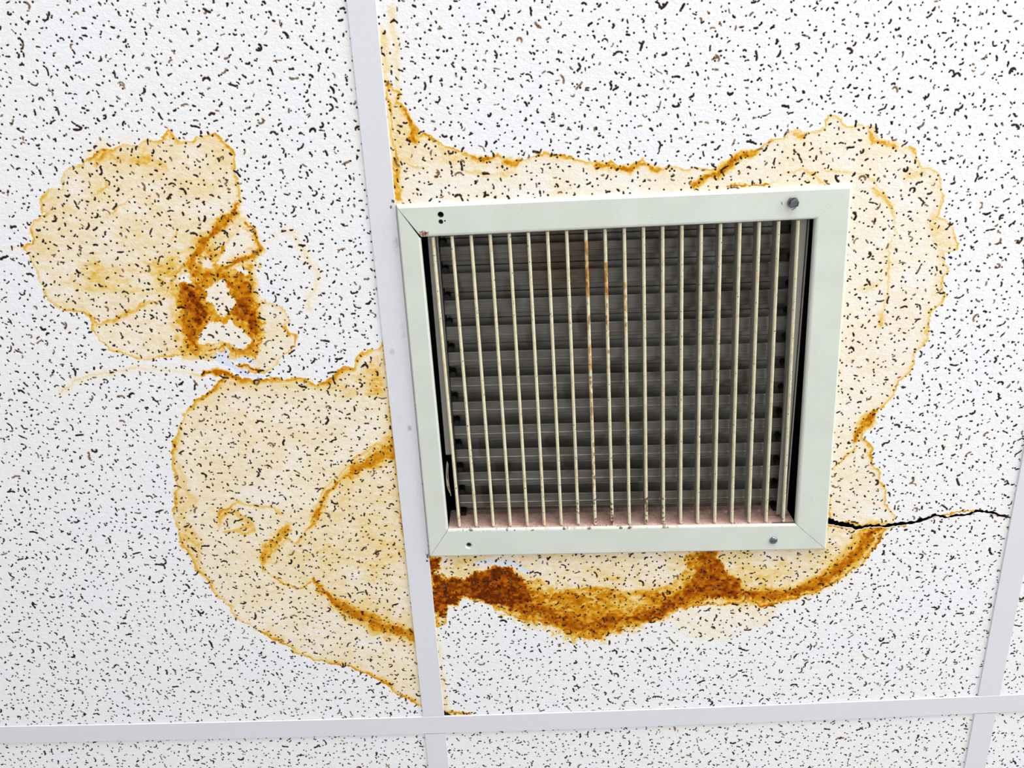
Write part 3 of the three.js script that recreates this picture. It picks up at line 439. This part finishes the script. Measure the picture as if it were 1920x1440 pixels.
// slim upright blades, rust-flecked enamel
const bladeMap = (() => {
  const w = 1024, h = 320, c = document.createElement('canvas'); c.width = w; c.height = h; const g = c.getContext('2d'), r = random(19), img = g.createImageData(w, h);
  for (let j = 0, i = 0; j < h; j++) for (let k = 0; k < w; k++, i += 4) { const b = Math.floor(j / 16), n = (vn(k * 0.05, b * 7 + j * 0.1) - 0.5) * 14 + (vn(k * 0.5, j * 0.5) - 0.5) * 8; img.data[i] = 221 + n; img.data[i + 1] = 213 + n; img.data[i + 2] = 180 + n * 1.3; img.data[i + 3] = 255; }
  g.putImageData(img, 0, 0);
  const spot = (b, u, col, rx, ry) => { g.fillStyle = col; g.beginPath(); g.ellipse(u * w, b * 16 + 2 + r() * 12, rx, ry, 0, 0, 7); g.fill(); };
  for (let b = 0; b < 20; b++) {
    for (let k = 0; k < 46; k++) spot(b, r(), r() < 0.35 ? 'rgba(45,34,24,0.85)' : 'rgba(120,95,60,0.45)', 0.6 + 2.4 * r() * r(), 0.8 + 2.2 * r());
    for (let k = 0; k < 16; k++) spot(b, r(), 'rgba(200,165,95,0.3)', 3 + 10 * r(), 2 + 4 * r());
  }
  const rusty = (b, u0, u1, n) => { for (let k = 0; k < n; k++) spot(b, lerp(u0, u1, r()), ['rgba(190,125,30,0.5)', 'rgba(165,95,20,0.45)', 'rgba(120,62,18,0.5)', 'rgba(210,160,60,0.4)'][Math.floor(r() * 4)], 3 + 9 * r(), 2 + 5 * r()); };
  rusty(8, 0.03, 0.2, 60); rusty(8, 0.2, 0.62, 34); rusty(9, 0.1, 0.2, 36); rusty(9, 0.2, 0.4, 16); rusty(10, 0.16, 0.3, 14); rusty(8, 0.62, 0.86, 14);
  for (const [b, n] of [[9, 16], [11, 18], [12, 6], [7, 6], [8, 8]]) for (let k = 0; k < n; k++) spot(b, 0.9 + 0.1 * r(), 'rgba(70,40,20,0.5)', 2 + 5 * r(), 3 + 4 * r());
  const d = new Uint8Array(g.getImageData(0, 0, w, h).data); return texture(d, w, h, true, 0, 0, 1, 1);
})();
const bladePaint = new THREE.MeshStandardMaterial({ map: bladeMap, roughness: 0.45 }), pinMetal = new THREE.MeshStandardMaterial({ color: new THREE.Color(0.24, 0.17, 0.11), roughness: 0.6, metalness: 0.4 });
const foil = [[-0.0007, 0.0022], [-0.0013, 0.0012], [-0.0015, 0], [-0.0012, -0.0012], [-0.0006, -0.0018], [0, -0.002], [0.0006, -0.0018], [0.0012, -0.0012], [0.0015, 0], [0.0013, 0.0012], [0.0007, 0.0022]];
const web = [[-0.0006, 0.002], [0.0006, 0.002], [0.0006, 0.0175], [-0.0006, 0.0175]], webShadeGrey = new THREE.MeshStandardMaterial({ color: new THREE.Color(0.4, 0.38, 0.34), roughness: 0.5, metalness: 0.3 });  // web greyer than the cream nose: grime and side shade put into colour
for (let i = 0; i < 20; i++) {
  const tx = 0.0421 + 0.01693 * i, bx = 0.0455 + 0.01713 * i, zt = 0.5436, zb = lerp(0.2483, 0.2393, (bx - 0.0341) / 0.3486) + 0.0012;
  const at = (z) => lerp(tx, bx, (0.5445 - z) / 0.301), rings = [zt, zb].map((z) => foil.map(([a, y]) => [at(z) + a, y, z]));
  const g = loft(rings), p = g.attributes.position, uv = g.attributes.uv;
  for (let v = 0; v < p.count; v++) uv.setXY(v, clamp((zt - p.getZ(v)) / (zt - zb), 0.002, 0.998), (i + 0.08 + 0.84 * clamp((p.getX(v) - at(p.getZ(v)) + 0.0015) / 0.003)) / 20);
  const b = mesh('blade', local(g), bladePaint, vent); if (i === 8) b.userData.label = 'most rusted upright blade';
  mesh('web', local(loft([zt - 0.0005, zb + 0.0005].map((z) => web.map(([a, y]) => [at(z) + a, y, z])))), webShadeGrey, b);
  for (const [z, s] of [[zt, 1], [zb, -1]]) mesh('pivot_pin', local(new THREE.CylinderGeometry(0.0013, 0.0013, 0.0022, 14).rotateX(Math.PI / 2).translate(at(z), 0.0008, z + s * 0.0008)), pinMetal, b);
}
// overlapping damper louvres behind the blades, streaked dull aluminium
const louvreMap = (() => {
  const w = 1024, h = 512, d = new Uint8Array(w * h * 4);
  for (let j = 0, i = 0; j < h; j++) for (let k = 0; k < w; k++, i += 4) {
    const s = (vn(k * 0.012, j * 0.9) - 0.5) * 16 + (vn(k * 0.05, j * 1.7 + 9) - 0.5) * 12 + (vn(k * 0.03, j * 0.03) - 0.5) * 18, q = smooth(0.66, 0.8, vn(k * 0.02 + 8, j * 0.025 + 3));
    const rx = (k / w - 0.34) / 0.13, rz = (j / h - 0.86) / 0.14, rust = smooth(0, 1, clamp(1 - rx * rx - rz * rz)) * (0.25 + 0.5 * vn(k * 0.05, j * 0.2) + 0.25 * vn(k * 0.4, j * 0.6)) * 0.8;
    d[i] = clamp(lerp(126 + s - q * 22, 92, rust), 0, 255); d[i + 1] = clamp(lerp(122 + s - q * 24, 62, rust), 0, 255); d[i + 2] = clamp(lerp(114 + s - q * 26, 34, rust), 0, 255); d[i + 3] = 255;
  }
  return texture(d, w, h, true, 0.04, 0.22, 0.345, 0.34);
})();
const louvreMetal = new THREE.MeshStandardMaterial({ map: louvreMap, roughness: 0.3, metalness: 0.35 }), holeBlack = paint(0.008, 0.008, 0.008, 0.6);
// each louvre: a front strip with a beaded rib and a recessed back leaf that laps behind the next strip
const front = [[0, 0.0219], [0.0006, 0.0214], [0.0038, 0.0213], [0.0042, 0.0208], [0.0047, 0.0206], [0.0052, 0.0208], [0.0056, 0.0213], [0.0132, 0.0214], [0.0138, 0.0218], [0.0138, 0.0224], [0.0006, 0.0224]];
const leaf = [[0.007, 0.0335], [0.0175, 0.0345], [0.0181, 0.0337], [0.0187, 0.0345], [0.0345, 0.0362], [0.0345, 0.0371], [0.007, 0.0344]];
for (let k = -1; k <= 11; k++) {
  const zl = 0.5162 - 0.02575 * k, zr = 0.5138 - 0.0262 * k, at = (s) => loft([[0.0455, zl], [0.3735, zr]].map(([x, z]) => s.map(([a, y]) => [x, y, z + a])));
  const m = mesh('louvre', local(merge([at(front), at(leaf)])), louvreMetal, vent);
  for (const [x, z] of [[0.0482, zl], [0.3695, zr]]) mesh('hole_disc', local(new THREE.CylinderGeometry(0.003, 0.003, 0.013, 18).translate(x, 0.0288, z + 0.0165)), holeBlack, m);  // black discs paint the darkness of open holes at the louvre ends
}
// throat behind the face: side channels, boot
const channel = new THREE.MeshStandardMaterial({ color: new THREE.Color(0.4, 0.37, 0.33), roughness: 0.5, metalness: 0.3 });
mesh('side_channel', local(merge([box(0.0365, 0.0435, 0.009, 0.0102, 0.325, 0.55), box(0.0423, 0.0435, 0.0102, 0.03, 0.325, 0.55)])), channel, vent);
mesh('side_channel', local(merge([box(0.3665, 0.3745, 0.009, 0.0102, 0.243, 0.55), box(0.3757, 0.3769, 0.009, 0.03, 0.243, 0.55)])), channel, vent);
mesh('duct_boot', local(merge([box(0.0436, 0.0446, 0.018, 0.26, 0.236, 0.5585), box(0.3746, 0.3756, 0.018, 0.26, 0.236, 0.5585), box(0.0446, 0.3746, 0.018, 0.26, 0.5575, 0.5585), box(0.0446, 0.3746, 0.045, 0.26, 0.236, 0.237), box(0.0436, 0.3756, 0.26, 0.261, 0.236, 0.5585)])), new THREE.MeshStandardMaterial({ color: new THREE.Color(0.45, 0.45, 0.44), roughness: 0.5, metalness: 0.6 }), vent);
{
  const wire = (pts, r) => new THREE.TubeGeometry(new THREE.CatmullRomCurve3(pts.map((p) => new THREE.Vector3(...p))), 20, r, 6);
  mesh('spring_clip', local(merge([wire([[0.0375, 0.008, 0.318], [0.0362, 0.006, 0.308], [0.0356, 0.005, 0.298], [0.0362, 0.005, 0.291], [0.0378, 0.006, 0.284]], 0.00045), wire([[0.0382, 0.008, 0.316], [0.0374, 0.006, 0.304], [0.0376, 0.006, 0.293], [0.0386, 0.007, 0.28]], 0.00035), wire([[0.0359, 0.005, 0.301], [0.0366, 0.0045, 0.297], [0.0372, 0.005, 0.292]], 0.0006)])), bladePaint, vent).userData.label = 'thin wire spring clip';
}
// screws left in two of the holes
const steel = new THREE.MeshStandardMaterial({ color: new THREE.Color(0.2, 0.2, 0.22), roughness: 0.16, metalness: 1 });
{
  const washer = (r, h) => new THREE.LatheGeometry([[0, 0], [r, 0], [r, h * 0.45], [r * 0.86, h], [0, h]].map(([a, b]) => new THREE.Vector2(a, b)), 28);
  const hex = (r, h) => { const ring = (q, y) => Array.from({ length: 6 }, (_, k) => [q * Math.cos(k * Math.PI / 3), y, q * Math.sin(k * Math.PI / 3)]); return loft([ring(r, 0), ring(r, h * 0.75), ring(r * 0.84, h), ring(r * 0.6, h), ring(r * 0.56, h - 0.0005)]); };
  const a = mesh('screw', merge([washer(0.005, 0.0013), hex(0.004, 0.005).translate(0, 0.0008, 0), new THREE.CylinderGeometry(0.0018, 0.0016, 0.012, 10).translate(0, -0.005, 0)]), steel, vent);
  a.position.set(0.3562 - VX, FACE - 0.0008, 0.5604 - VZ); a.rotation.set(Math.PI + 0.16, 0.4, -0.14); a.userData.label = 'hex-head screw standing slightly askew';
  const b = mesh('screw', merge([new THREE.LatheGeometry([[0, 0], [0.004, 0], [0.004, 0.0005], [0.0034, 0.0014], [0.0022, 0.0021], [0.001, 0.0023], [0, 0.0018]].map(([p, q]) => new THREE.Vector2(p, q)), 28), new THREE.CylinderGeometry(0.0018, 0.0016, 0.012, 10).translate(0, -0.005, 0)]), steel, vent);
  b.position.set(0.361 - VX, FACE, 0.2218 - VZ); b.rotation.set(Math.PI, 0, 0); b.userData.label = 'round-head screw seated flat';
}
renderer.render(scene, camera);
